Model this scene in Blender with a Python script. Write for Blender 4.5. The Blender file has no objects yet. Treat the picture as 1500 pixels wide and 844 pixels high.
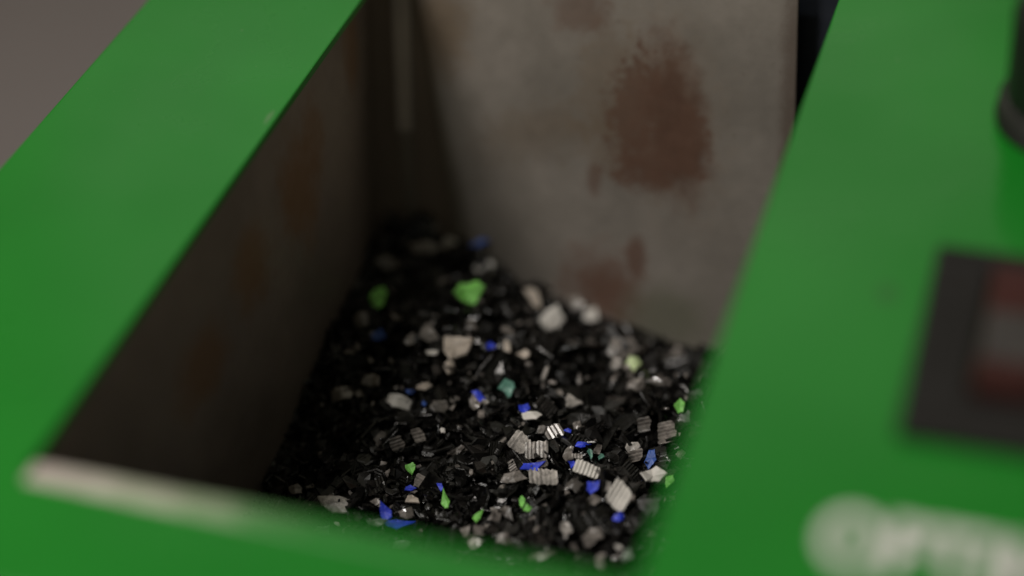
import bpy, bmesh, math, random
from mathutils import Vector, Matrix, noise
random.seed(11)
SC = bpy.context.scene
COL = SC.collection

# ------------------------------------------------------------------ camera (units: metres, panel top is z = 0)
CH = 0.27841
F = 2437.0
RM = Matrix(((0.9401, 0.1367, -0.3123), (0.3222, -0.6557, 0.6828), (-0.1114, -0.7426, -0.6604)))
cx_, cy_, cz_ = RM.col[0].normalized(), RM.col[1].normalized(), RM.col[2].normalized()
cd = bpy.data.cameras.new('camera')
cam = bpy.data.objects.new('camera', cd); COL.objects.link(cam)
m = Matrix((cx_, -cy_, -cz_)).transposed().to_4x4(); m.translation = (0, 0, CH)
cam.matrix_world = m
cd.lens = F / 1500 * 36; cd.sensor_width = 36; cd.clip_start = .01; cd.clip_end = 50
cd.dof.use_dof = True; cd.dof.focus_distance = .512; cd.dof.aperture_fstop = 1.95; cd.dof.aperture_blades = 0
SC.camera = cam

# ------------------------------------------------------------------ world and lamps
W = bpy.data.worlds.new('World'); SC.world = W; W.use_nodes = True
wt = W.node_tree; wt.nodes.clear()
wo = wt.nodes.new('ShaderNodeOutputWorld'); wb = wt.nodes.new('ShaderNodeBackground')
tc = wt.nodes.new('ShaderNodeTexCoord'); wn = wt.nodes.new('ShaderNodeTexNoise'); wr = wt.nodes.new('ShaderNodeValToRGB')
wn.inputs['Scale'].default_value = 2.2; wn.inputs['Detail'].default_value = 1.0
wr.color_ramp.elements[0].position = .35; wr.color_ramp.elements[0].color = (.05, .065, .07, 1)
wr.color_ramp.elements[1].position = .68; wr.color_ramp.elements[1].color = (1, .92, .66, 1)
wt.links.new(tc.outputs['Generated'], wn.inputs['Vector']); wt.links.new(wn.outputs['Fac'], wr.inputs['Fac'])
wt.links.new(wr.outputs['Color'], wb.inputs['Color']); wb.inputs['Strength'].default_value = .26
wt.links.new(wb.outputs[0], wo.inputs[0])

def lamp(name, loc, target, size, power, color, sy=None):
    l = bpy.data.lights.new(name, 'AREA'); l.energy = power; l.size = size; l.color = color
    if sy: l.shape = 'RECTANGLE'; l.size_y = sy
    o = bpy.data.objects.new(name, l); COL.objects.link(o); o.location = loc
    o.rotation_euler = (Vector(target) - Vector(loc)).to_track_quat('-Z', 'Y').to_euler()
TGT = (-.14, .33, -.05)
lamp('ceiling_lamp', (-.80, -.55, 1.30), TGT, .40, 11.0, (1, .93, .86))
lamp('back_lamp', (-.68, 1.62, 1.15), TGT, 1.3, 1.5, (1, .97, .90), .75)
lamp('glint_lamp', (-.55, .02, 1.35), TGT, .10, 3.2, (1, .97, .93))  # small added lamp, there only to put glints on the flakes
SC.view_settings.view_transform = 'Standard'; SC.view_settings.look = 'None'
SC.view_settings.exposure = 0; SC.view_settings.gamma = 1
SC.render.engine = 'CYCLES'

# ------------------------------------------------------------------ measuring helpers
def ray(p):
    return cx_ * ((p[0] - 750) / F) + cy_ * ((p[1] - 422) / F) + cz_
ORG = Vector((0, 0, CH))
def on_z(p, z=0.0):
    r = ray(p); return ORG + r * ((z - CH) / r.z)
BK, BY = .35, .447
def on_back(p, off=0.0):
    r = ray(p); n = Vector((0, 1, -BK)); return ORG + r * ((BY + off - n.dot(ORG)) / n.dot(r))

# ------------------------------------------------------------------ objects helpers
def tag(o, label=None, cat=None, group=None, kind=None):
    if label: o['label'] = label
    if cat: o['category'] = cat
    if group: o['group'] = group
    if kind: o['kind'] = kind
    return o
def empty(name, loc=(0, 0, 0)):
    o = bpy.data.objects.new(name, None); COL.objects.link(o); o.location = loc; o.empty_display_size = .02
    return o
def mesh_obj(name, verts, faces, mat, parent=None, smooth=False):
    me = bpy.data.meshes.new(name); me.from_pydata([tuple(v) for v in verts], [], faces); me.update()
    if smooth:
        for p in me.polygons: p.use_smooth = True
    me.materials.append(mat)
    o = bpy.data.objects.new(name, me); COL.objects.link(o)
    if parent: o.parent = parent
    return o
def bm_obj(name, bm, mat, parent=None, smooth=False):
    bmesh.ops.recalc_face_normals(bm, faces=bm.faces[:])
    me = bpy.data.meshes.new(name); bm.to_mesh(me); bm.free()
    if smooth:
        for p in me.polygons: p.use_smooth = True
    me.materials.append(mat)
    o = bpy.data.objects.new(name, me); COL.objects.link(o)
    if parent: o.parent = parent
    return o
def sheet(name, pts, thick, mat, parent, nrm=None):
    """flat sheet-metal polygon with real thickness, grown away from nrm"""
    pts = [Vector(p) for p in pts]
    n = (pts[1] - pts[0]).cross(pts[2] - pts[0]).normalized()
    if nrm and n.dot(Vector(nrm)) < 0: n = -n
    k = len(pts)
    v = pts + [p - n * thick for p in pts]
    f = [tuple(range(k)), tuple(range(2 * k - 1, k - 1, -1))] + [(i, (i + 1) % k, k + (i + 1) % k, k + i) for i in range(k)]
    bm = bmesh.new(); bv = [bm.verts.new(q) for q in v]
    for q in f: bm.faces.new([bv[i] for i in q])
    return bm_obj(name, bm, mat, parent)
def rbox(bm, x0, x1, y0, y1, z0, z1, r=0, seg=3):
    b2 = bmesh.new(); bmesh.ops.create_cube(b2, size=1)
    for v in b2.verts:
        v.co = Vector((x0 + (v.co.x + .5) * (x1 - x0), y0 + (v.co.y + .5) * (y1 - y0), z0 + (v.co.z + .5) * (z1 - z0)))
    if r: bmesh.ops.bevel(b2, geom=b2.edges[:], offset=r, segments=seg, affect='EDGES', profile=.5)
    t = bpy.data.meshes.new('t'); b2.to_mesh(t); b2.free(); bm.from_mesh(t); bpy.data.meshes.remove(t)

# ------------------------------------------------------------------ material helpers
class NT:
    def __init__(s, name):
        s.m = bpy.data.materials.new(name); s.m.use_nodes = True; s.t = s.m.node_tree
        s.b = s.t.nodes['Principled BSDF']; s.tc = s.t.nodes.new('ShaderNodeTexCoord')
    def n(s, typ, **kw):
        o = s.t.nodes.new(typ)
        for k, v in kw.items():
            if k in o.inputs: o.inputs[k].default_value = v
            else: setattr(o, k, v)
        return o
    def l(s, a, b): s.t.links.new(a, b)
    def obj(s): return s.tc.outputs['Object']
    def noise(s, scale, detail=3, rough=.55, vec=None, dist=0):
        o = s.n('ShaderNodeTexNoise'); o.inputs['Scale'].default_value = scale; o.inputs['Detail'].default_value = detail
        o.inputs['Roughness'].default_value = rough; o.inputs['Distortion'].default_value = dist
        s.l(vec or s.obj(), o.inputs['Vector']); return o.outputs['Fac']
    def math(s, op, a, b=None, c=None, clamp=False):
        o = s.n('ShaderNodeMath'); o.operation = op; o.use_clamp = clamp
        for i, v in enumerate((a, b, c)):
            if v is None: continue
            if isinstance(v, (int, float)): o.inputs[i].default_value = v
            else: s.l(v, o.inputs[i])
        return o.outputs[0]
    def smooth(s, v, a, b, lo=0., hi=1.):
        o = s.n('ShaderNodeMapRange'); o.interpolation_type = 'SMOOTHSTEP'
        s.l(v, o.inputs[0]); o.inputs[1].default_value = a; o.inputs[2].default_value = b
        o.inputs[3].default_value = lo; o.inputs[4].default_value = hi; return o.outputs[0]
    def mix(s, fac, a, b):
        o = s.n('ShaderNodeMix'); o.data_type = 'RGBA'
        if isinstance(fac, (int, float)): o.inputs[0].default_value = fac
        else: s.l(fac, o.inputs[0])
        for i, v in ((6, a), (7, b)):
            if isinstance(v, tuple): o.inputs[i].default_value = (*v, 1)
            else: s.l(v, o.inputs[i])
        return o.outputs[2]
    def blob(s, ctr, rad, ang=0, nz=None, amp=.5, soft=.15):
        """elliptical stain in the object's own X, Y or Z metres; returns 0..1"""
        o = s.n('ShaderNodeMapping'); o.vector_type = 'TEXTURE'
        o.inputs['Location'].default_value = ctr; o.inputs['Scale'].default_value = rad; o.inputs['Rotation'].default_value = (0, ang, 0)
        s.l(s.obj(), o.inputs['Vector'])
        q = s.n('ShaderNodeVectorMath'); q.operation = 'LENGTH'; s.l(o.outputs[0], q.inputs[0])
        v = q.outputs['Value']
        if nz is not None: v = s.math('MULTIPLY_ADD', s.math('SUBTRACT', nz, .5), -amp * 2, v)
        return s.smooth(v, 1 - soft, 1 + soft, 1., 0.)
    def bump(s, h, strength, dist=.001):
        o = s.n('ShaderNodeBump'); o.inputs['Strength'].default_value = strength; o.inputs['Distance'].default_value = dist
        s.l(h, o.inputs['Height']); s.l(o.outputs[0], s.b.inputs['Normal'])

def green_paint():
    t = NT('green_paint')
    base = t.mix(t.smooth(t.noise(9, 2), .35, .7), (.009, .250, .018), (.015, .300, .024))
    # pinprick dust specks and a few nicks along the left edge of the opening
    sp = t.math('MULTIPLY', t.smooth(t.noise(420, 2, .5), .73, .80), t.smooth(t.noise(30, 2), .52, .62))
    fine = t.math('MULTIPLY', t.smooth(t.noise(1100, 1), .74, .80), .55)
    dust = t.math('MAXIMUM', sp, fine)
    nick = on_z((396, 172)); nk = t.blob((nick.x - .0005, nick.y, 0), (.0008, .003, .01), 0, t.noise(900, 3), 1.1, .3)
    vo = t.n('ShaderNodeTexVoronoi'); vo.inputs['Scale'].default_value = 150; t.l(t.obj(), vo.inputs['Vector'])
    nk = t.math('MULTIPLY', nk, .5)
    spk = t.math('MULTIPLY', t.smooth(vo.outputs['Distance'], .025, .045, 1., 0.), t.smooth(t.noise(24, 3), .50, .60))
    dust = t.math('MAXIMUM', dust, spk)
    dust = t.math('MAXIMUM', dust, nk)
    sm = on_z((1300, 430)); sk = t.blob((sm.x, sm.y, 0), (.0026, .0035, .01), 0, None, 0, .3)
    base = t.mix(t.math('MULTIPLY', sk, .35), base, (.03, .07, .025))
    c = t.mix(t.math('MULTIPLY', dust, .6), base, (.30, .34, .24))
    t.l(c, t.b.inputs['Base Color'])
    t.l(t.smooth(t.noise(22, 4), .3, .75, .26, .38), t.b.inputs['Roughness'])
    t.b.inputs['Coat Weight'].default_value = .22; t.b.inputs['Specular IOR Level'].default_value = .3; t.b.inputs['Coat Roughness'].default_value = .12
    t.bump(t.noise(700, 2), .05, .0004)
    return t.m
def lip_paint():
    t = NT('pale_lip_paint')
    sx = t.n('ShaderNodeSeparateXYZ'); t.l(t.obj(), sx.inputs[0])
    # whitish on the left, turning to the panel's green towards the right
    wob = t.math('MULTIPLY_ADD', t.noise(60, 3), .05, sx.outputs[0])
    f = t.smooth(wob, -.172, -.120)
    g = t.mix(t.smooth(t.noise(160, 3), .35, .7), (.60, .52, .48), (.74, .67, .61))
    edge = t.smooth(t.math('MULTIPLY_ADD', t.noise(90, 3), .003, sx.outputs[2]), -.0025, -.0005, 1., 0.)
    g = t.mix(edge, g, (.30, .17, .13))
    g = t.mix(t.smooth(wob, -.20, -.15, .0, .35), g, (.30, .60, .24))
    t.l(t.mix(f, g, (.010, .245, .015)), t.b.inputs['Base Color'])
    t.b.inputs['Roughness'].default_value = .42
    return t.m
def steel():
    t = NT('stained_steel')
    nz = t.noise(190, 6, .7); big = t.noise(26, 4, .6)
    base = t.mix(t.smooth(big, .3, .72), (.27, .245, .215), (.37, .335, .30))
    base = t.mix(t.math('MULTIPLY', t.smooth(t.noise(520, 3), .66, .76), t.smooth(t.noise(45, 2), .45, .65)), base, (.08, .05, .035))
    brown = (.17, .095, .066); tan = (.20, .145, .092)
    def st(p, rx, rz, col, wt, ang=0, amp=.6, soft=.2, n=nz):
        nonlocal base
        q = on_back(p); k = t.math('MULTIPLY', t.blob((q.x, q.y, q.z), (rx, .05, rz), ang, n, amp, soft), wt)
        base = t.mix(k, base, col)
    st((895, 130), .011, .020, tan, .45, 0, 1.2, .5)
    st((905, 215), .013, .010, tan, .35, 0, 1.3, .5)
    st((640, 40), .011, .015, tan, .75, 0, .8, .6)
    st((850, 15), .010, .007, brown, .55, 0, 1.4, .5)
    st((800, 185), .018, .006, tan, .30, -.3, 1.5, .8)
    st((985, 172), .0150, .0290, tan, .35, -.16, 1.3, .8)
    st((987, 172), .0096, .0235, (.18, .095, .06), .78, -.16, 1.1, .55, t.noise(150, 7, .78))
    st((990, 180), .0080, .0200, (.12, .062, .042), .65, -.16, 1.6, .7, t.noise(110, 5, .7))
    st((955, 235), .0110, .0090, brown, .75, .0, 1.8, .35)
    fl_ = t.noise(330, 4, .75)
    st((930, 160), .0085, .016, brown, .8, .1, 2.2, .2, fl_)
    st((940, 250), .010, .006, brown, .75, 0, 2.2, .2, fl_)
    st((780, 200), .020, .010, tan, .2, -.3, 2.2, .3, fl_)
    st((1010, 215), .0060, .0110, brown, .8, .0, 1.6, .2)
    st((870, 262), .0025, .005, brown, .6, 0, 1.2, .4)
    st((885, 425), .0125, .011, (.17, .07, .04), .75, .35, 1.5, .8)
    st((932, 378), .0035, .007, (.17, .08, .05), .7, 0, 1.0, .4)
    st((975, 465), .014, .010, (.14,.16,.09), .5, 0, .8, .6)
    st((1160, 240), .0040, .075, (.10, .065, .045), .6, -.05, .8, .6)
    t.l(base, t.b.inputs['Base Color'])
    t.b.inputs['Metallic'].default_value = .4
    t.l(t.smooth(nz, .3, .8, .42, .60), t.b.inputs['Roughness'])
    t.bump(nz, .12, .0006)
    return t.m
def dark_steel(name, col, col2, rough=.5, spots=True):
    t = NT(name)
    base = t.mix(t.smooth(t.noise(18, 4, .6), .35, .7), col, col2)
    if spots:
        for (p, ry, rz, wt) in (((442, 275), .011, .017, .9), ((368, 395), .010, .012, .8), ((295, 545), .014, .010, .75), ((535, 70), .010, .012, .7), ((460, 200), .006, .012, .6)):
            rr = ray(p); q = ORG + rr * (-.2248 / rr.x)
            k = t.blob((q.x, q.y, q.z), (.05, ry, rz), 0, t.noise(60, 4, .6), .8, .55)
            base = t.mix(t.math('MULTIPLY', k, wt), base, (.31, .18, .095))
        base = t.mix(t.math('MULTIPLY', t.smooth(t.noise(700, 2), .70, .78), .5), base, (.18, .16, .14))
    t.l(base, t.b.inputs['Base Color'])
    t.b.inputs['Metallic'].default_value = .3
    t.l(t.smooth(t.noise(120, 4), .3, .8, rough - .08, rough + .1), t.b.inputs['Roughness'])
    t.bump(t.noise(300, 4), .1, .0005)
    return t.m
def plain(name, col, rough=.4, var=.25, scale=120, metal=0, trans=0, coat=0, sss=0, bump=.1, bscale=600):
    t = NT(name)
    a = tuple(c * (1 - var) for c in col); b = tuple(min(1, c * (1 + var)) for c in col)
    t.l(t.mix(t.smooth(t.noise(scale, 3), .3, .7), a, b), t.b.inputs['Base Color'])
    t.b.inputs['Roughness'].default_value = rough; t.b.inputs['Metallic'].default_value = metal
    t.b.inputs['Transmission Weight'].default_value = trans; t.b.inputs['Coat Weight'].default_value = coat
    if bump: t.bump(t.noise(bscale, 3), bump, .0005)
    return t.m
M_green = green_paint(); M_lip = lip_paint(); M_steel = steel()
M_wall = dark_steel('grimy_dark_steel', (.27, .225, .195), (.36, .30, .255))
M_wall2 = dark_steel('near_black_steel', (.034, .031, .028), (.046, .042, .037), .55)  # near-black steel of the hopper's front wall and floor
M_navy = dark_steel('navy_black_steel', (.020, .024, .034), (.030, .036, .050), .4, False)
M_strip = plain('brushed_corner_steel', (.50, .45, .42), .4, .1, 60, 0)
M_black_pl = plain('matt_black_plastic', (.010, .0085, .0085), .6, .2, 80)
M_grey_pl = plain('grey_plastic', (.035, .032, .032), .4, .2, 80)
M_knob = plain('black_knob_plastic', (.010, .010, .010), .45, .2, 80)
M_red = plain('dull_red_plastic', (.055, .013, .011), .4, .15, 80, coat=.3)
M_white = plain('off_white_print', (.88, .88, .84), .5, .08, 90, bump=0)
M_floor = plain('grey_floor', (.42, .37, .39), .8, .05, 3, bump=0)

# ------------------------------------------------------------------ setting
fl = mesh_obj('floor', [(-4, -3, -.9), (4, -3, -.9), (4, 5, -.9), (-4, 5, -.9)], [(0, 1, 2, 3)], M_floor)
tag(fl, 'plain warm grey floor far below the green machine', 'floor', kind='structure')

# ------------------------------------------------------------------ the machine
XL, XR, YN, YF = -.2248, -.0762, .2015, .452       # opening
PX0, PX1, PY0, PY1 = -.2980, .1300, .1700, .5600   # panel outline
mach = empty('machine', (-.08, .36, -.30))
tag(mach, 'green painted machine with an open steel hopper, a rocker switch and a black knob', 'machine')
def P(o):
    o.parent = mach
    o.matrix_parent_inverse = Matrix.Translation((-.08, .36, -.30)).inverted()
    return o

def rrect(x0, x1, y0, y1, r, n=8):
    out = []
    for cxx, cyy, a0 in ((x1 - r, y1 - r, 0), (x0 + r, y1 - r, 90), (x0 + r, y0 + r, 180), (x1 - r, y0 + r, 270)):
        for i in range(n + 1):
            a = math.radians(a0 + 90 * i / n); out.append((cxx + r * math.cos(a), cyy + r * math.sin(a)))
    return out
def top_panel():
    n = 8
    # rings from under the outer edge, over the top, down into the opening
    def ring(x0, x1, y0, y1, r, z): return [(x, y, z) for x, y in rrect(x0, x1, y0, y1, r, n)]
    R = []
    e = .0016
    R.append(ring(PX0, PX1, PY0, PY1, .004, -.0150))
    for a in (0, 22.5, 45, 67.5, 90):
        k = e * (1 - math.cos(math.radians(a))); z = -e + e * math.sin(math.radians(a))
        R.append(ring(PX0 + k, PX1 - k, PY0 + k, PY1 - k, .004, z))
    b = .0006
    for a in (90, 45, 0):
        k = b * (1 - math.cos(math.radians(a))); z = -b + b * math.sin(math.radians(a))
        R.append(ring(XL - k, XR + k, YN - k, YF + k, .0035, z))
    R.append(ring(XL, XR, YN, YF, .0035, -.0022))
    R.append(ring(XL - .001, XR + .001, YN - .001, YF + .001, .0035, -.0023))
    v = [p for r in R for p in r]; L = len(R[0]); f = []
    for i in range(len(R) - 1):
        for j in range(L): f.append((i * L + j, i * L + (j + 1) % L, (i + 1) * L + (j + 1) % L, (i + 1) * L + j))
    o = mesh_obj('top_panel', v, f, M_green, mach)
    bm = bmesh.new(); bm.from_mesh(o.data); bmesh.ops.recalc_face_normals(bm, faces=bm.faces[:]); bm.to_mesh(o.data); bm.free()
    return P(o)
panel = top_panel()

# rolled lip standing along the near edge of the opening
def lip():
    v = []; f = []; N = 40; prof = []
    for i in range(9):                                     # rounded ridge across Y, leaning over the hole
        a = math.radians(180 * i / 8); prof.append((YN + .0017 + .0030 * -math.cos(a) - .0008, .0010 * math.sin(a) + .0004))
    prof.append((YN + .0052, -.0050)); prof.append((YN + .0040, -.0050))
    prof.insert(0, (YN - .0020, -.0001))
    for k in range(N + 1):
        t = k / N; x = XL + .0016 + (XR - XL - .0014) * t
        sc = min(1, (t * (XR - XL) / .003 + .25)) * min(1, ((1 - t) * (XR - XL) / .003 + .25))
        for (y, z) in prof: v.append((x, y + .0003 * noise.noise((x * 40, 3, 0)), z * (sc * (1 - .6 * t) if z > 0 else 1)))
    L = len(prof)
    for k in range(N):
        for j in range(L - 1): f.append((k * L + j, (k + 1) * L + j, (k + 1) * L + j + 1, k * L + j + 1))
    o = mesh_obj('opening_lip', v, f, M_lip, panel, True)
    tag(o, 'whitish lip along the near edge of the opening')
    return o
lip()

# body sides below the panel
bm = bmesh.new()
z1, z0 = -.015, -.30
rbox(bm, PX0 + .002, PX1 - .002, PY0 + .002, PY0 + .005, z0, z1)
rbox(bm, PX0 + .002, PX1 - .002, PY1 - .005, PY1 - .002, z0, z1)
rbox(bm, PX0 + .002, PX0 + .005, PY0 + .0052, PY1 - .0052, z0, z1)
rbox(bm, PX1 - .005, PX1 - .002, PY0 + .0052, PY1 - .0052, z0, z1)
P(bm_obj('body_housing', bm, M_green, mach))
for x in (PX0 + .03, PX1 - .03):
    for y in (PY0 + .03, PY1 - .03):
        bm = bmesh.new(); rbox(bm, x - .015, x + .015, y - .015, y + .015, -.90, -.299, .002)
        P(bm_obj('leg', bm, M_black_pl, mach))

# hopper: folded steel walls under the opening
ZB = -.175
def left_wall():
    # one sheet: straight under the rim, rolling outwards below a soft crease, flaring to the back corner
    NY, NZ = 60, 50; v = []; f = []
    for j in range(NZ + 1):
        z = -.0015 + (ZB + .0015) * j / NZ
        for i in range(NY + 1):
            y = YN - .004 + (.4500 - YN) * i / NY
            zc = -.050 if y < .352 else -.050 + (y - .352) / (.412 - .352) * .050
            d = max(0, zc - z); w = d * d / (d + .012)
            flare = max(0, y - .385) * .19
            x = XL - .0003 - .11 * w - flare + .0005 * noise.noise((y * 14, z * 14, 2)) * min(1, -z * 60)
            v.append((x, y, z))
    n1 = len(v); v += [(x - .0015, y, z) for (x, y, z) in v]
    for j in range(NZ):
        for i in range(NY):
            a = j * (NY + 1) + i; q = (a, a + 1, a + NY + 2, a + NY + 1); f += [q, tuple(n1 + k for k in reversed(q))]
    o = P(mesh_obj('hopper_side_wall', v, f, M_wall, mach, True))
    tag(o, 'grimy dark brown steel wall with rust patches')
left_wall()
def bp(x, z, off=0): return (x, BY + BK * z + off, z)
# dark shell behind, then the stained plate in front of it
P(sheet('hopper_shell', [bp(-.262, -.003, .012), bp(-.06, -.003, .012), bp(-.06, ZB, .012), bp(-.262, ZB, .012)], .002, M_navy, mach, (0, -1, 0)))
q0, q1 = on_back((610, 0)), on_back((655, 270)); r0, r1 = on_back((1170, 0)), on_back((1166, 150))
def ex(a, b, z): t = (z - a.z) / (b.z - a.z); return a.x + (b.x - a.x) * t
ZT = -.003
bpl = P(sheet('hopper_back_plate', [bp(ex(q0, q1, ZT), ZT), bp(ex(r0, r1, ZT), ZT), bp(ex(r0, r1, ZB), ZB), bp(ex(q0, q1, ZB), ZB)], .0015, M_steel, mach, (0, -1, 0)))
tag(bpl, 'grey steel back plate with a large brown rust patch')
bv = bpl.modifiers.new('b', 'BEVEL'); bv.width = .0006; bv.segments = 2
s0, s1 = on_back((573, 0), .001), on_back((583, 192), .001); s2, s3 = on_back((599, 0), .001), on_back((603, 192), .001)
P(sheet('corner_strip', [bp(ex(s0, s1, ZT), ZT, .001), bp(ex(s2, s3, ZT), ZT, .001), bp(s3.x, s3.z, .001), bp(s1.x, s1.z, .001)], .0015, M_strip, mach, (0, -1, 0)))
P(sheet('corner_strip', [bp(-.2600, ZT, .0035), bp(ex(q0, q1, ZT) + .002, ZT, .0035), bp(ex(q0, q1, ZB) + .002, ZB, .0035), bp(-.2600, ZB, .0035)], .0015, M_wall, mach, (0, -1, 0)))
P(sheet('corner_strip', [bp(s1.x + .0004, s1.z - .0004, .0015), bp(s3.x - .0004, s3.z - .0004, .0015), bp(s3.x + .002, -.12, .0015), bp(s1.x + .002, -.12, .0015)], .0012, M_steel, mach, (0, -1, 0)))
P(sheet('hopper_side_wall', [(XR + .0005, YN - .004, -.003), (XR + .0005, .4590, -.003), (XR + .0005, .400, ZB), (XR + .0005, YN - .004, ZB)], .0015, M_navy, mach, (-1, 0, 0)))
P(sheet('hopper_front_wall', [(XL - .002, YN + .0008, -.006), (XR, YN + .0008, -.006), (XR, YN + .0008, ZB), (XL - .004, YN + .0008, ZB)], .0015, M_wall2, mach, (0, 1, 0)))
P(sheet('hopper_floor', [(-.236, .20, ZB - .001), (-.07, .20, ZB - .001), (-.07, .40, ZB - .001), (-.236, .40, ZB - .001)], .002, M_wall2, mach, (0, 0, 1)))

# rocker switch on the right of the panel
sx0, sx1, sy0, sy1 = -.0308, .0055, .2575, .3220
sw = P(empty('rocker_switch', (0, 0, 0)))
bm = bmesh.new()
bw = .0075
for a in ((sx0, sx1, sy0, sy0 + bw + .007), (sx0, sx1, sy1 - bw, sy1), (sx0, sx0 + bw + .006, sy0 + bw + .0069, sy1 - bw + .0001), (sx1 - bw, sx1, sy0 + bw + .0069, sy1 - bw + .0001)):
    rbox(bm, a[0], a[1], a[2], a[3], 0.0002, .0032 + .00001 * a[2], .0009)
bz = bm_obj('bezel', bm, M_black_pl, sw)
# rocker: a dished red cap with a grey middle
def rocker():
    x0, x1, y0, y1 = sx0 + bw + .0066, sx1 - bw - .0006, sy0 + bw + .0076, sy1 - bw - .0006
    v = []; f = []; n = 16
    for i in range(n + 1):
        t = i / n; y = y0 + (y1 - y0) * t
        z = .0018 + .0040 * (2 * t - 1) ** 2
        v += [(x0, y, -.003), (x0, y, z - .0006), (x0 + .0008, y, z), (x1 - .0008, y, z), (x1, y, z - .0006), (x1, y, -.003)]
    for i in range(n):
        for j in range(5): f.append((i * 6 + j, i * 6 + j + 1, (i + 1) * 6 + j + 1, (i + 1) * 6 + j))
    f.append((0, 1, 2, 3, 4, 5)); f.append(tuple(n * 6 + k for k in (5, 4, 3, 2, 1, 0)))
    o = mesh_obj('rocker_cap', v, f, M_red, sw)
    bm = bmesh.new(); yc = (y0 + y1) / 2 - .0002
    rbox(bm, x0 + .0005, x1 - .0005, yc - .0080, yc + .0080, .0012, .0034, .0008)
    bm_obj('rocker_band', bm, plain('grey_band_plastic', (.06, .054, .052), .5, .1, 80), sw)
rocker()

# black knob beyond the switch
kx, ky, kr = -.0045, .3835, .0198
def lathe(name, prof, ctr, mat, parent, n=48, ribs=0):
    v = []; f = []
    for (r, z) in prof:
        for k in range(n):
            a = 2 * math.pi * k / n; rr = r * (1 + (ribs * (1 if k % 4 < 2 else -1) if r > .01 else 0)); v.append((ctr[0] + rr * math.cos(a), ctr[1] + rr * math.sin(a), z))
    for i in range(len(prof) - 1):
        for k in range(n): f.append((i * n + k, i * n + (k + 1) % n, (i + 1) * n + (k + 1) % n, (i + 1) * n + k))
    f.append(tuple((len(prof) - 1) * n + k for k in range(n)))
    return mesh_obj(name, v, f, mat, parent, True)
kn = P(empty('knob', (0, 0, 0)))
lathe('collar', [(kr, .0001), (kr + .0002, .0020), (kr - .0008, .0040), (kr - .0030, .0046)], (kx, ky), M_black_pl, kn)
lathe('collar_ring', [(kr - .0020, .0044), (kr - .0006, .0052), (kr - .0004, .0066), (kr - .0016, .0078), (kr - .004, .008)], (kx, ky), M_grey_pl, kn)
lathe('grip', [(kr - .0024, .0078), (kr - .0024, .034), (kr - .0040, .038), (kr - .010, .0395)], (kx, ky), M_knob, kn, 64, .012)

# printed white lettering
cu = bpy.data.curves.new('lettering', 'FONT'); cu.body = 'OPTIMUM'; cu.size = .0205; cu.offset = .00075; cu.extrude = .00012; cu.space_character = 1.0
to = bpy.data.objects.new('t', cu); COL.objects.link(to)
bpy.context.view_layer.update()
me = bpy.data.meshes.new_from_object(to.evaluated_get(bpy.context.evaluated_depsgraph_get())); bpy.data.objects.remove(to)
me.name = 'lettering'; me.materials.clear(); me.materials.append(M_white)
lo = bpy.data.objects.new('lettering', me); COL.objects.link(lo); lo.parent = panel; lo.location = (-.0420, .2203, .00035); lo.scale = (.84, 1, 1)

# ------------------------------------------------------------------ the heap of plastic flakes
CTRL = [(-.222, .415, -.0900), (-.199, .411, -.1030), (-.1835, .409, -.1095), (-.155, .404, -.1230), (-.1226, .402, -.1280), (-.08, .40, -.131),
        (-.149, .324, -.0980), (-.115, .29, -.0940), (-.2246, .351, -.0930), (-.2246, .2935, -.1050), (-.22, .24, -.108), (-.16, .24, -.098), (-.10, .24, -.094),
        (-.11, .345, -.1060), (-.19, .37, -.0915), (-.165, .37, -.1010), (-.08, .33, -.104), (-.19, .30, -.1000), (-.14, .37, -.1090)]
def heap_z(x, y):
    s = w = 0
    for a, b, c in CTRL:
        k = 1 / (((x - a) ** 2 + (y - b) ** 2) + 1.2e-4) ** 1.6; s += k * c; w += k
    return s / w + .0030 * noise.noise((x * 55, y * 55, 1.3)) + .0012 * noise.noise((x * 160, y * 160, 5))
def on_heap(p, lift=0):
    r = ray(p); t = .40
    while t < .72:
        q = ORG + r * t
        if q.z <= heap_z(q.x, q.y) + lift or q.y > BY + BK * q.z - .003: return q, t
        t += .0004
    return ORG + r * .6, .6

def outline(w, h, n=None, jag=.16, fine=False):
    n = n or random.randint(6, 10); pts = []
    ph = random.random() * 6.28
    for i in range(n):
        a = ph + 2 * math.pi * (i + random.uniform(-.3, .3)) / n
        r = 1 + random.uniform(-jag, jag) * 1.5
        pts.append((math.cos(a) * w / 2 * r, math.sin(a) * h / 2 * r))
    if fine:
        out = []
        for i in range(n):
            p, q = pts[i], pts[(i + 1) % n]; out.append(p)
            for t in (random.uniform(.25, .4), random.uniform(.6, .75)):
                e = random.uniform(-.09, .05)
                out.append(((p[0] + (q[0] - p[0]) * t) * (1 + e), (p[1] + (q[1] - p[1]) * t) * (1 + e)))
        pts = out
    return pts
def chip(w, h, th, n=None, bend=.12, jag=.16, fine=False):
    """broken flat flake: jagged outline, chamfered rim, slightly bent"""
    pts = outline(w, h, n, jag, fine); k = len(pts); bx = random.uniform(-bend, bend) / max(w, h) * 2; by = random.uniform(-bend, bend) / max(w, h) * 2
    def z(x, y): return bx * x * x * 4 + by * x * y * 4
    v = []; s = .90
    for (x, y) in pts: v.append((x, y, z(x, y) - th / 2))
    for (x, y) in pts: v.append((x, y, z(x, y) + th * .2))
    for (x, y) in pts: v.append((x * s, y * s, z(x, y) + th / 2 + random.uniform(-.15, .15) * th))
    v.append((0, 0, th * random.uniform(.35, .75))); v.append((0, 0, -th / 2)); c = len(v) - 2
    f = []
    for i in range(k):
        j = (i + 1) % k
        f += [(i, j, k + j, k + i), (k + i, k + j, 2 * k + j, 2 * k + i), (2 * k + i, 2 * k + j, c), (j, i, c + 1)]
    return v, f
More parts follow.
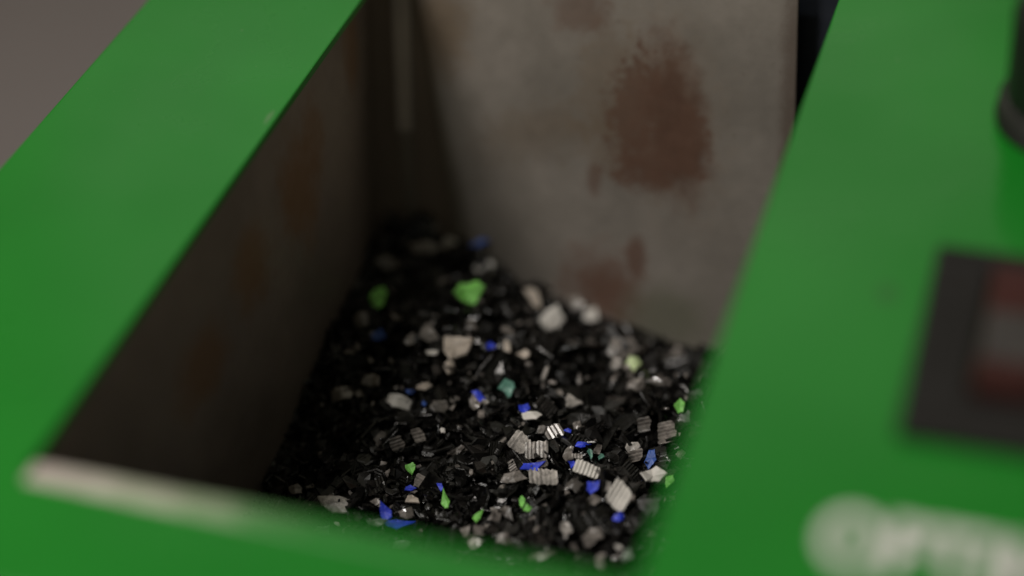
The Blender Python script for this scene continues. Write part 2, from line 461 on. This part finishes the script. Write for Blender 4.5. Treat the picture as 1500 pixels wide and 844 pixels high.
def ribbed(w, h, th, pitch=.0009):
    """flake of a corrugated sheet: parallel ridges across, torn ends"""
    n = max(4, int(w / pitch * 2)); v = []; f = []
    pitch *= random.uniform(.75, 1.25); n = max(4, int(w / pitch * 2))
    sl = random.uniform(-.35, .35)
    a0, a1 = random.uniform(.28, .5), random.uniform(.3, .5); b0, b1 = random.uniform(.28, .5), random.uniform(.3, .5)
    cut = random.uniform(.1, .9); curl = random.uniform(-1, 1)
    for i in range(n + 1):
        t = i / n; x = (t - .5) * w
        y1 = h * (a0 + (a1 - a0) * t + random.uniform(-.06, .04)) - sl * x - (h * .22 * max(0, t - cut))
        y0 = -h * (b0 + (b1 - b0) * t + random.uniform(-.03, .03)) - sl * x
        if i in (0, n): y1 *= .8; y0 *= .8
        z = th * ((.5 + random.uniform(-.35, .15)) if i % 2 else -.15) + .12 * h * curl * (t - .5) ** 2 * 4
        v += [(x, y0, z), (x, y1, z), (x, y1, z - th), (x, y0, z - th)]
    for i in range(n):
        a = i * 4; b = a + 4
        f += [(a, b, b + 1, a + 1), (a + 1, b + 1, b + 2, a + 2), (a + 2, b + 2, b + 3, a + 3), (a + 3, b + 3, b, a)]
    f += [(0, 1, 2, 3), (n * 4 + 3, n * 4 + 2, n * 4 + 1, n * 4)]
    return v, f
def basis(nrm, spin):
    nrm = nrm.normalized(); t = Vector((1, 0, 0)) if abs(nrm.x) < .9 else Vector((0, 1, 0))
    a = nrm.cross(t).normalized(); b = nrm.cross(a)
    u = a * math.cos(spin) + b * math.sin(spin); v = nrm.cross(u)
    return Matrix((u, v, nrm)).transposed().to_4x4()

def clear_mat(name, col, rough=.35, tr=.25):
    t = NT(name)
    n1 = t.noise(420, 4, .65)
    cc = t.mix(t.smooth(n1, .36, .64), tuple(c * .42 for c in col), tuple(min(1, c * 1.2) for c in col))
    t.l(t.mix(t.math('MULTIPLY', t.smooth(t.noise(130, 3), .42, .62), .6), cc, tuple(c * .25 for c in col)), t.b.inputs['Base Color'])
    t.b.inputs['Roughness'].default_value = rough; t.b.inputs['Transmission Weight'].default_value = tr; t.b.inputs['IOR'].default_value = 1.55; t.b.inputs['Coat Weight'].default_value = .8; t.b.inputs['Coat Roughness'].default_value = .12
    t.bump(t.noise(900, 4, .6), .35, .0004)
    return t.m
FM = {
    'blue': plain('blue_plastic', (.035, .070, .80), .40, .25, 300, bump=.3),
    'denim': plain('faded_blue_plastic', (.05,.13,.50), .45, .25, 300, bump=.3),
    'green': plain('light_green_plastic', (.27, .74, .15), .45, .2, 300, bump=.3),
    'lime': plain('pale_lime_plastic', (.66,.82,.42), .45, .2, 300, bump=.3),
    'teal': plain('teal_plastic', (.14,.36,.28), .35, .25, 300, trans=.2, bump=.3),
    'white': plain('white_plastic', (.82,.79,.74), .45, .10, 300, bump=.25),
    'beige': plain('beige_plastic', (.64,.56,.48), .45, .2, 300, bump=.3),
    'grey': clear_mat('frosted_grey_plastic', (.40, .36, .33), .28, .15),
    'clear': clear_mat('frosted_clear_plastic', (.80, .75, .70), .25, .2),
    'dim': clear_mat('smoky_plastic', (.19,.17,.155), .32, .15),
    'mint': clear_mat('greenish_clear_plastic', (.42,.56,.43), .35, .3),
}
def black_mat(name, base, rough):
    t = NT(name)
    t.l(t.mix(t.smooth(t.noise(70, 2), .4, .65), base, tuple(c * 2.2 for c in base)), t.b.inputs['Base Color'])
    t.l(t.smooth(t.noise(260, 3), .3, .7, rough - .08, rough + .15), t.b.inputs['Roughness'])
    t.bump(t.noise(1300, 3), .25, .0003)
    return t.m
M_blk = black_mat('glossy_black_plastic', (.004, .0038, .0036), .17)
M_blk2 = black_mat('dull_black_plastic', (.006, .0055, .005), .33)
M_under = black_mat('heap_core_black', (.004, .004, .004), .6)

# featured flakes: (px, py, width px, height px, angle, colour, shape, label)
FL = [
 (700, 583, 16, 27, -20, 'blue', 'c', 'blue flake on a pale scrap, above and left of the white flake in mid heap', 'b'),
 (766, 598, 27, 13, 15, 'blue', 'c', 'blue flake touching the upper left edge of the small white flake', 'b'),
 (855, 651, 25, 13, 5, 'blue', 'c', 'jagged blue flake above the bright ribbed clear flake', 'b'),
 (833, 631, 13, 8, -10, 'blue', 'c', 'tiny blue chip just right of a ribbed grey flake', 'b'),
 (783, 682, 36, 13, -8, 'blue', 'c', 'long blue sliver lying on top of the big squarish clear flake', 'b'),
 (871, 714, 21, 22, 0, 'blue', 'c', 'blue flake against the left side of the fan shaped ribbed clear flake', 'b'),
 (906, 757, 12, 16, 30, 'blue', 'c', 'small blue chip below the fan shaped ribbed clear flake', 'b'),
 (955, 672, 23, 28, 0, 'denim', 'c', 'dull blue flake above the white flake by the right edge of the opening', 'b'),
 (601, 715, 19, 11, 8, 'blue', 'c', 'small blue flake above a beige flake, left of the green and blue pair', 'b'),
 (646, 713, 11, 14, -20, 'blue', 'c', 'small blue chip behind the top of an upright green flake', 'b'),
 (563, 750, 17, 24, -15, 'blue', 'c', 'upright blue flake at the near edge, left one of a touching pair', 'b'),
 (582, 768, 41, 16, -8, 'blue', 'c', 'largest blue flake, lying flat at the near edge of the opening', 'b'),
 (720, 510, 15, 15, 0, 'blue', 'c', 'blurred blue flake beside a beige crumb in the far half of the heap', 'b'),
 (704, 355, 30, 18, -10, 'denim', 'c', 'blurred blue flake at the top of the heap against the back plate', 'b'),
 (621, 591, 12, 10, 0, 'denim', 'c', 'dark blue chip right of the crescent shaped pale flake', 'b'),
 (601, 574, 13, 8, 20, 'denim', 'c', 'blue grey chip resting over the crescent shaped pale flake', 'b'),
 (839, 680, 11, 10, 0, 'blue', 'c', 'tiny violet blue chip at the left tip of the bright ribbed clear flake', 'b'),
 (550, 490, 22, 14, 0, 'denim', 'c', 'dark blue blurred flake below the green flake by the left wall', 'b'),
 (683, 430, 38, 34, 10, 'green', 'c', 'largest light green flake, blurred, in the far half of the heap', 'g'),
 (555, 438, 26, 32, 0, 'green', 'c', 'blurred green flake nearest to the dark left wall', 'g'),
 (930, 531, 29, 28, 0, 'lime', 'c', 'pale yellow green round flake near the foot of the back plate', 'g'),
 (600, 686, 17, 22, -25, 'green', 'c', 'light green flake below two small ribbed black flakes', 'g'),
 (653, 733, 17, 26, -15, 'green', 'c', 'upright light green flake topped by a blue chip', 'g'),
 (764, 735, 8, 18, 8, 'green', 'c', 'thin upright green sliver, left of a touching green crumb', 'g'),
 (773, 745, 16, 12, -35, 'green', 'c', 'green crumb touching a thin upright green sliver', 'g'),
 (700, 757, 17, 21, 15, 'green', 'c', 'light green flake standing on three clear crumbs at the near edge', 'g'),
 (996, 596, 14, 20, 20, 'green', 'c', 'green flake half hidden by the right edge of the opening', 'g'),
 (978, 706, 13, 20, 20, 'green', 'c', 'green flake right of the white flake by the right edge', 'g'),
 (743, 568, 23, 26, -20, 'teal', 'c', 'teal flake above the small blue and white pair in mid heap', 't'),
 (865, 664, 9, 14, 0, 'teal', 'c', 'narrow teal chip over the bright ribbed clear flake', 't'),
 (881, 668, 17, 11, 0, 'teal', 'c', 'flat teal crumb right of a narrow teal chip', 't'),
 (781, 607, 28, 17, 5, 'white', 'c', 'small bright white flake with a blue flake at its left', 'w'),
 (956, 698, 36, 24, -5, 'white', 'c', 'rounded white flake by the right edge under a dull blue flake', 'w'),
 (580, 584, 36, 18, 18, 'white', 'c', 'crescent shaped pale flake, blurred, in the left of the heap', 'w'),
 (805, 466, 42, 40, 10, 'white', 'c', 'largest blurred white flake near the foot of the back plate', 'w'),
 (783, 437, 16, 34, -40, 'beige', 'c', 'blurred pale sliver touching the top of the largest white flake', 'w'),
 (866, 464, 30, 28, 0, 'white', 'c', 'blurred cream flake right of the largest white flake', 'w'),
 (710, 394, 26, 26, 45, 'white', 'c', 'blurred pinkish white flake above the largest green flake', 'w'),
 (840, 445, 26, 26, 0, 'grey', 'c', 'blurred grey flake between the largest white flake and the cream flake', 'w'),
 (667, 507, 40, 32, -15, 'beige', 'c', 'blurred beige flake below the largest green flake', 'w'),
 (657, 538, 20, 18, 30, 'beige', 'c', 'blurred beige crumb hanging below a larger beige flake', 'w'),
 (624, 490, 34, 26, 30, 'grey', 'c', 'blurred grey white flake left of the beige flake', 'w'),
 (598, 500, 24, 22, 0, 'grey', 'c', 'blurred pinkish grey flake, left one of the pale cluster', 'w'),
 (632, 516, 16, 10, 0, 'white', 'c', 'small bright white crumb under the grey white flake', 'w'),
 (627, 360, 40, 26, 5, 'grey', 'c', 'blurred grey flake at the top of the heap, left one of two', 'w'),
 (660, 353, 32, 20, -8, 'clear', 'c', 'blurred pale flake at the top of the heap beside the blue one', 'w'),
 (768, 519, 28, 13, 18, 'beige', 'c', 'narrow pale flake right of a blurred blue and beige pair', 'w'),
 (739, 508, 20, 20, 0, 'beige', 'c', 'dull beige crumb touching the right side of a blurred blue flake', 'w'),
 (690, 477, 22, 20, 0, 'dim', 'c', 'faint brownish flake right of the blurred beige flake', 'w'),
 (762, 647, 30, 30, 35, 'clear', 'r', 'beige ribbed clear flake, upper left one of the touching pair', 'c'),
 (786, 657, 34, 36, 0, 'clear', 'r', 'squarish ribbed clear flake, lower right one of the touching pair', 'c'),
 (811, 632, 26, 25, -30, 'grey', 'r', 'grey ribbed flake left of the tiny blue chip', 'c'),
 (796, 698, 42, 34, -5, 'clear', 'r', 'big squarish clear flake under a long blue sliver', 'c'),
 (752, 700, 36, 20, -10, 'grey', 'c', 'dull grey flake left of the big squarish clear flake', 'c'),
 (860, 686, 38, 24, 20, 'white', 'r', 'bright ribbed clear flake under a narrow teal chip', 'c'),
 (907, 727, 32, 40, 30, 'white', 'r', 'fan shaped ribbed clear flake right of a blue flake', 'c'),
 (889, 712, 14, 20, 5, 'clear', 'r', 'small ribbed clear chip between a blue flake and the fan shaped flake', 'c'),
 (838, 588, 27, 24, 0, 'clear', 'c', 'six sided frosted flake standing alone above the blue flakes', 'c'),
 (833, 662, 15, 26, -8, 'grey', 'c', 'upright grey flake left of the jagged blue flake', 'c'),
 (845, 668, 16, 10, 0, 'clear', 'r', 'little ribbed clear chip right of an upright grey flake', 'c'),
 (846, 623, 13, 11, 20, 'grey', 'c', 'small grey crumb right of the tiny blue chip', 'c'),
 (840, 708, 26, 20, -35, 'dim', 'c', 'smoky flake between the big squarish flake and the blue flake', 'c'),
 (490, 738, 44, 26, 8, 'clear', 'c', 'large frosted grey flake at the near left corner of the heap', 'c'),
 (604, 731, 30, 19, -5, 'beige', 'c', 'square beige flake under a small blue flake near the edge', 'c'),
 (594, 751, 26, 19, 0, 'grey', 'c', 'round greyish flake touching the largest blue flake', 'c'),
 (550, 764, 26, 12, 0, 'mint', 'c', 'pale greenish clear flake left of the largest blue flake', 'c'),
 (494, 767, 13, 5, 25, 'white', 'c', 'tiny bright white sliver at the near left corner', 'c'),
 (474, 776, 23, 18, 10, 'mint', 'c', 'pale green clear flake at the near left edge of the opening', 'c'),
 (589, 796, 26, 13, -5, 'mint', 'c', 'blurred clear flake below the largest blue flake', 'c'),
 (683, 782, 17, 20, 0, 'grey', 'c', 'left one of three clear crumbs under a green flake', 'c'),
 (702, 777, 18, 16, 0, 'grey', 'r', 'right one of three clear crumbs under a green flake', 'c'),
 (700, 795, 22, 14, -25, 'clear', 'c', 'lowest of three clear crumbs under a green flake', 'c'),
 (790, 815, 26, 14, 0, 'clear', 'c', 'pale blurred flake at the near edge, in the middle', 'c'),
 (868, 783, 36, 26, 0, 'grey', 'c', 'round brownish grey flake low at the right of the heap', 'c'),
 (830, 775, 19, 16, 20, 'clear', 'c', 'small pale flake left of the round brownish grey flake', 'c'),
 (906, 802, 14, 12, 0, 'white', 'c', 'small white crumb at the near right corner, upper one of two', 'c'),
 (919, 812, 20, 18, 20, 'mint', 'c', 'pale greenish flake at the near right corner, lower one of two', 'c'),
 (880, 822, 16, 20, 0, 'grey', 'c', 'dull upright flake at the near edge by the right corner', 'c'),
 (738, 788, 24, 16, 10, 'grey', 'c', 'dull clear flake at the near edge right of the three crumbs', 'c'),
 (742, 752, 15, 26, -20, 'dim', 'c', 'smoky upright flake left of the green sliver', 'c'),
 (500, 576, 36, 22, 5, 'grey', 'c', 'dim grey flake in the shade by the left wall', 'c'),
 (545, 557, 26, 24, 0, 'grey', 'c', 'dim beige flake left of the crescent shaped pale flake', 'c'),
 (570, 386, 30, 20, 10, 'dim', 'c', 'dark brownish blurred flake above the green flake by the left wall', 'c'),
 (530, 470, 30, 22, 0, 'dim', 'c', 'dark grey blurred flake left of the dark blue one', 'c'),
 (432, 716, 34, 17, 0, 'grey', 'c', 'dim ragged flake deepest in the near left corner', 'c'),
 (908, 510, 44, 26, 0, 'grey', 'c', 'blurred grey flake above and left of the pale yellow green one', 'c'),
 (903, 533, 20, 17, 20, 'clear', 'c', 'blurred pale crumb left of the pale yellow green flake', 'c'),
 (991, 518, 20, 20, 0, 'grey', 'c', 'blurred grey flake at the far right by the edge of the opening', 'c'),
 (932, 566, 26, 24, 0, 'grey', 'c', 'blurred greyish flake below the pale yellow green one', 'c'),
 (970, 560, 46, 16, 10, 'dim', 'c', 'blurred bluish grey flake at the right below the edge flake', 'c'),
 (945, 622, 22, 26, 80, 'dim', 'r', 'small ribbed black flake above the wide ribbed one at the right', 'c'),
 (975, 634, 34, 34, 80, 'grey', 'r', 'wide ribbed flake with bright ridges at the right edge of the opening', 'c'),
 (927, 655, 22, 16, -30, 'clear', 'c', 'small pale scrap above a ribbed smoky flake at the right', 'c'),
 (932, 668, 18, 26, 75, 'grey', 'r', 'ribbed smoky flake left of the dull blue flake', 'c'),
 (613, 637, 22, 20, 70, 'grey', 'r', 'ribbed smoky flake with bright ridge ends, right one of two', 'c'),
 (581, 650, 20, 22, 70, 'dim', 'r', 'ribbed smoky flake, left one of two above a green flake', 'c'),
 (799, 548, 8, 22, 12, 'clear', 'c', 'thin upright pale sliver above the six sided frosted flake', 'c'),
 (848, 557, 11, 22, -20, 'grey', 'c', 'narrow grey flake right of a thin pale sliver', 'c'),
 (682, 657, 16, 8, 5, 'clear', 'r', 'tiny ribbed bright chip in the middle left of the heap', 'c'),
 (649, 631, 11, 6, 30, 'white', 'c', 'tiny bright orange white speck like flake left of centre', 'c'),
 (668, 660, 26, 12, -35, 'dim', 'c', 'smoky narrow flake left of a tiny ribbed bright chip', 'c'),
 (694, 592, 22, 22, 0, 'grey', 'c', 'pale scrap under a blue flake in mid heap', 'c'),
 (713, 590, 14, 10, 0, 'clear', 'c', 'little clear crumb right of a blue flake in mid heap', 'c'),
 (645, 594, 26, 18, 0, 'dim', 'c', 'smoky blurred flake right of the dark blue chip', 'c'),
 (622, 567, 26, 13, 0, 'beige', 'c', 'blurred beige chip above the dark blue chip', 'c'),
]
GR = {'b': 'blue flakes in the hopper', 'g': 'green flakes in the hopper', 't': 'teal flakes in the hopper', 'w': 'blurred pale flakes in the far half of the heap', 'c': 'clear and grey flakes in the near half of the heap'}
taken = []
view = lambda q: (ORG - q).normalized()
for (px, py, w, h, ang, colr, shp, lab, g) in FL:
    q, t = on_heap((px, py), .0016)
    k = t / F
    n = (view(q) * .62 + Vector((0, 0, 1)) * .5 + Vector((random.uniform(-.2, .2), random.uniform(-.2, .2), 0))).normalized()
    W_, H_ = w * k, h * k * 1.08
    if shp == 'r': v, f = ribbed(W_, H_, .00062, .0009 if w < 24 else .0012)
    else: v, f = chip(W_, H_, random.uniform(.0005, .0009), random.randint(5, 8), jag=.32, fine=True)
    # lay the flake's own x along the camera's right, turned by its angle
    u = (cx_ - n * cx_.dot(n)).normalized(); vv = n.cross(u)
    a = -math.radians(ang); U = u * math.cos(-a) - vv * math.sin(-a) if False else u * math.cos(a) + vv * math.sin(a)
    V = n.cross(U)
    o = mesh_obj('plastic_flake', v, f, FM[colr])
    mm = Matrix((U, V, n)).transposed().to_4x4(); mm.translation = q; o.matrix_world = mm
    tag(o, lab, 'flake', GR[g])
    taken.append((q, max(W_, H_) / 2))

# black flakes: the largest on top as individuals, everything else one mass
sv, sf, stuff_cnt = [], [], 0
sv2, sf2 = [], []
cands = []
N = 7200
for i in range(N):
    x = random.uniform(-.2315, -.078); y = random.uniform(.208, .437)
    z = heap_z(x, y); 
    if y > BY + BK * z - .002: continue
    d = random.random(); dz = -.0065 * d * d ** .3 + .0012 * random.random()
    q = Vector((x, y, z + dz))
    s = min(.0125, max(.0016, random.lognormvariate(math.log(.0052), .45)))
    clash = False
    for (tq, tr) in taken:
        dd = q - tq; vd = view(tq)
        along = dd.dot(vd); perp = (dd - vd * along).length
        if along > -.0015 and perp < tr * .85 + s * .32: clash = True; break
    if clash:
        q.z -= .005; s *= .8
    tilt = random.random() ** .8 * 1.15; az = random.random() * 6.28
    n = Vector((math.sin(tilt) * math.cos(az), math.sin(tilt) * math.sin(az), math.cos(tilt)))
    asp = random.uniform(.4, 1)
    rib = random.random() < .30 and s > .003
    if rib: v, f = ribbed(s, s * asp * 1.2, .00040, .00085)
    else: v, f = chip(s, s * asp, random.uniform(.0005, .0011), random.randint(5, 8), .1, .25)
    mm = basis(n, random.random() * 6.28); mm.translation = q
    cands.append((s * (1 if dz > -.0012 and not clash else .01), v, f, mm, rib))
cands.sort(key=lambda c: -c[0])
for i, (s, v, f, mm, rib) in enumerate(cands):
    if i < 215:
        o = mesh_obj('plastic_flake', v, f, M_blk if i % 3 else M_blk2); o.matrix_world = mm
        if rib: tag(o, 'glossy black ribbed plastic flake lying on the heap', 'flake', 'black ribbed flakes on the heap')
        else: tag(o, 'shiny black flat plastic flake lying on the heap', 'flake', 'black flat flakes on the heap')
    else:
        V_, F_ = (sv, sf) if i % 3 else (sv2, sf2)
        b = len(V_); V_ += [tuple(mm @ Vector(p)) for p in v]; F_ += [tuple(b + j for j in q) for q in f]
# fines: crumbs and glinting specks
cv, cf = [], []
for i in range(1100):
    x = random.uniform(-.229, -.08); y = random.uniform(.21, .43); z = heap_z(x, y)
    if y > BY + BK * z - .002: continue
    s = random.uniform(.0005, .0013)
    v, f = chip(s, s * random.uniform(.4, 1), s * .3, 5, .1, .3)
    mm = basis(Vector((random.gauss(0, .5), random.gauss(0, .5), 1)), random.random() * 6.28); mm.translation = (x, y, z + random.uniform(-.001, .0016))
    b = len(cv); cv += [tuple(mm @ Vector(p)) for p in v]; cf += [tuple(b + j for j in q) for q in f]
silv, silf = [], []
for i in range(420):
    x = random.uniform(-.222, -.08); y = random.uniform(.21, .43); z = heap_z(x, y)
    if y > BY + BK * z - .002: continue
    s = random.uniform(.0012, .0042)
    v, f = ribbed(s, s * random.uniform(.5, 1.3), .0004, .0007) if random.random() < .4 else chip(s, s * random.uniform(.3, 1), .0004, 6, .1, .3, True)
    mm = basis(Vector((random.gauss(0, .5), random.gauss(0, .5) - .2, 1)), random.random() * 6.28); mm.translation = (x, y, z + random.uniform(-.001, .0012))
    b = len(silv); silv += [tuple(mm @ Vector(p)) for p in v]; silf += [tuple(b + j for j in q) for q in f]
# the dark core under the loose flakes, its top following the heap
gx, gy = 60, 90; core_v = []; core_f = []
for j in range(gy + 1):
    for i in range(gx + 1):
        x = -.2320 + .1552 * i / gx; y = .2058 + .2300 * j / gy
        z = heap_z(x, y) - .0052
        ym = BY + BK * z - .0008
        core_v.append((x, min(y, ym), z))
for j in range(gy):
    for i in range(gx):
        a = j * (gx + 1) + i; core_f.append((a, a + 1, a + gx + 2, a + gx + 1))
hv, hf = core_v, core_f
me = bpy.data.meshes.new('plastic_regrind')
allv = list(hv); allf = list(hf); mi = [2] * len(hf)
for (V_, F_, k) in ((sv, sf, 0), (sv2, sf2, 1), (cv, cf, 0), (silv, silf, 3)):
    b = len(allv); allv += V_; allf += [tuple(b + j for j in q) for q in F_]; mi += [k] * len(F_)
me.from_pydata(allv, [], allf); me.update()
for mt in (M_blk, M_blk2, M_under, FM['grey']): me.materials.append(mt)
me.polygons.foreach_set('material_index', mi)
so = bpy.data.objects.new('plastic_regrind', me); COL.objects.link(so)
tag(so, 'mass of small shredded black plastic filling the steel hopper', 'regrind', kind='stuff')
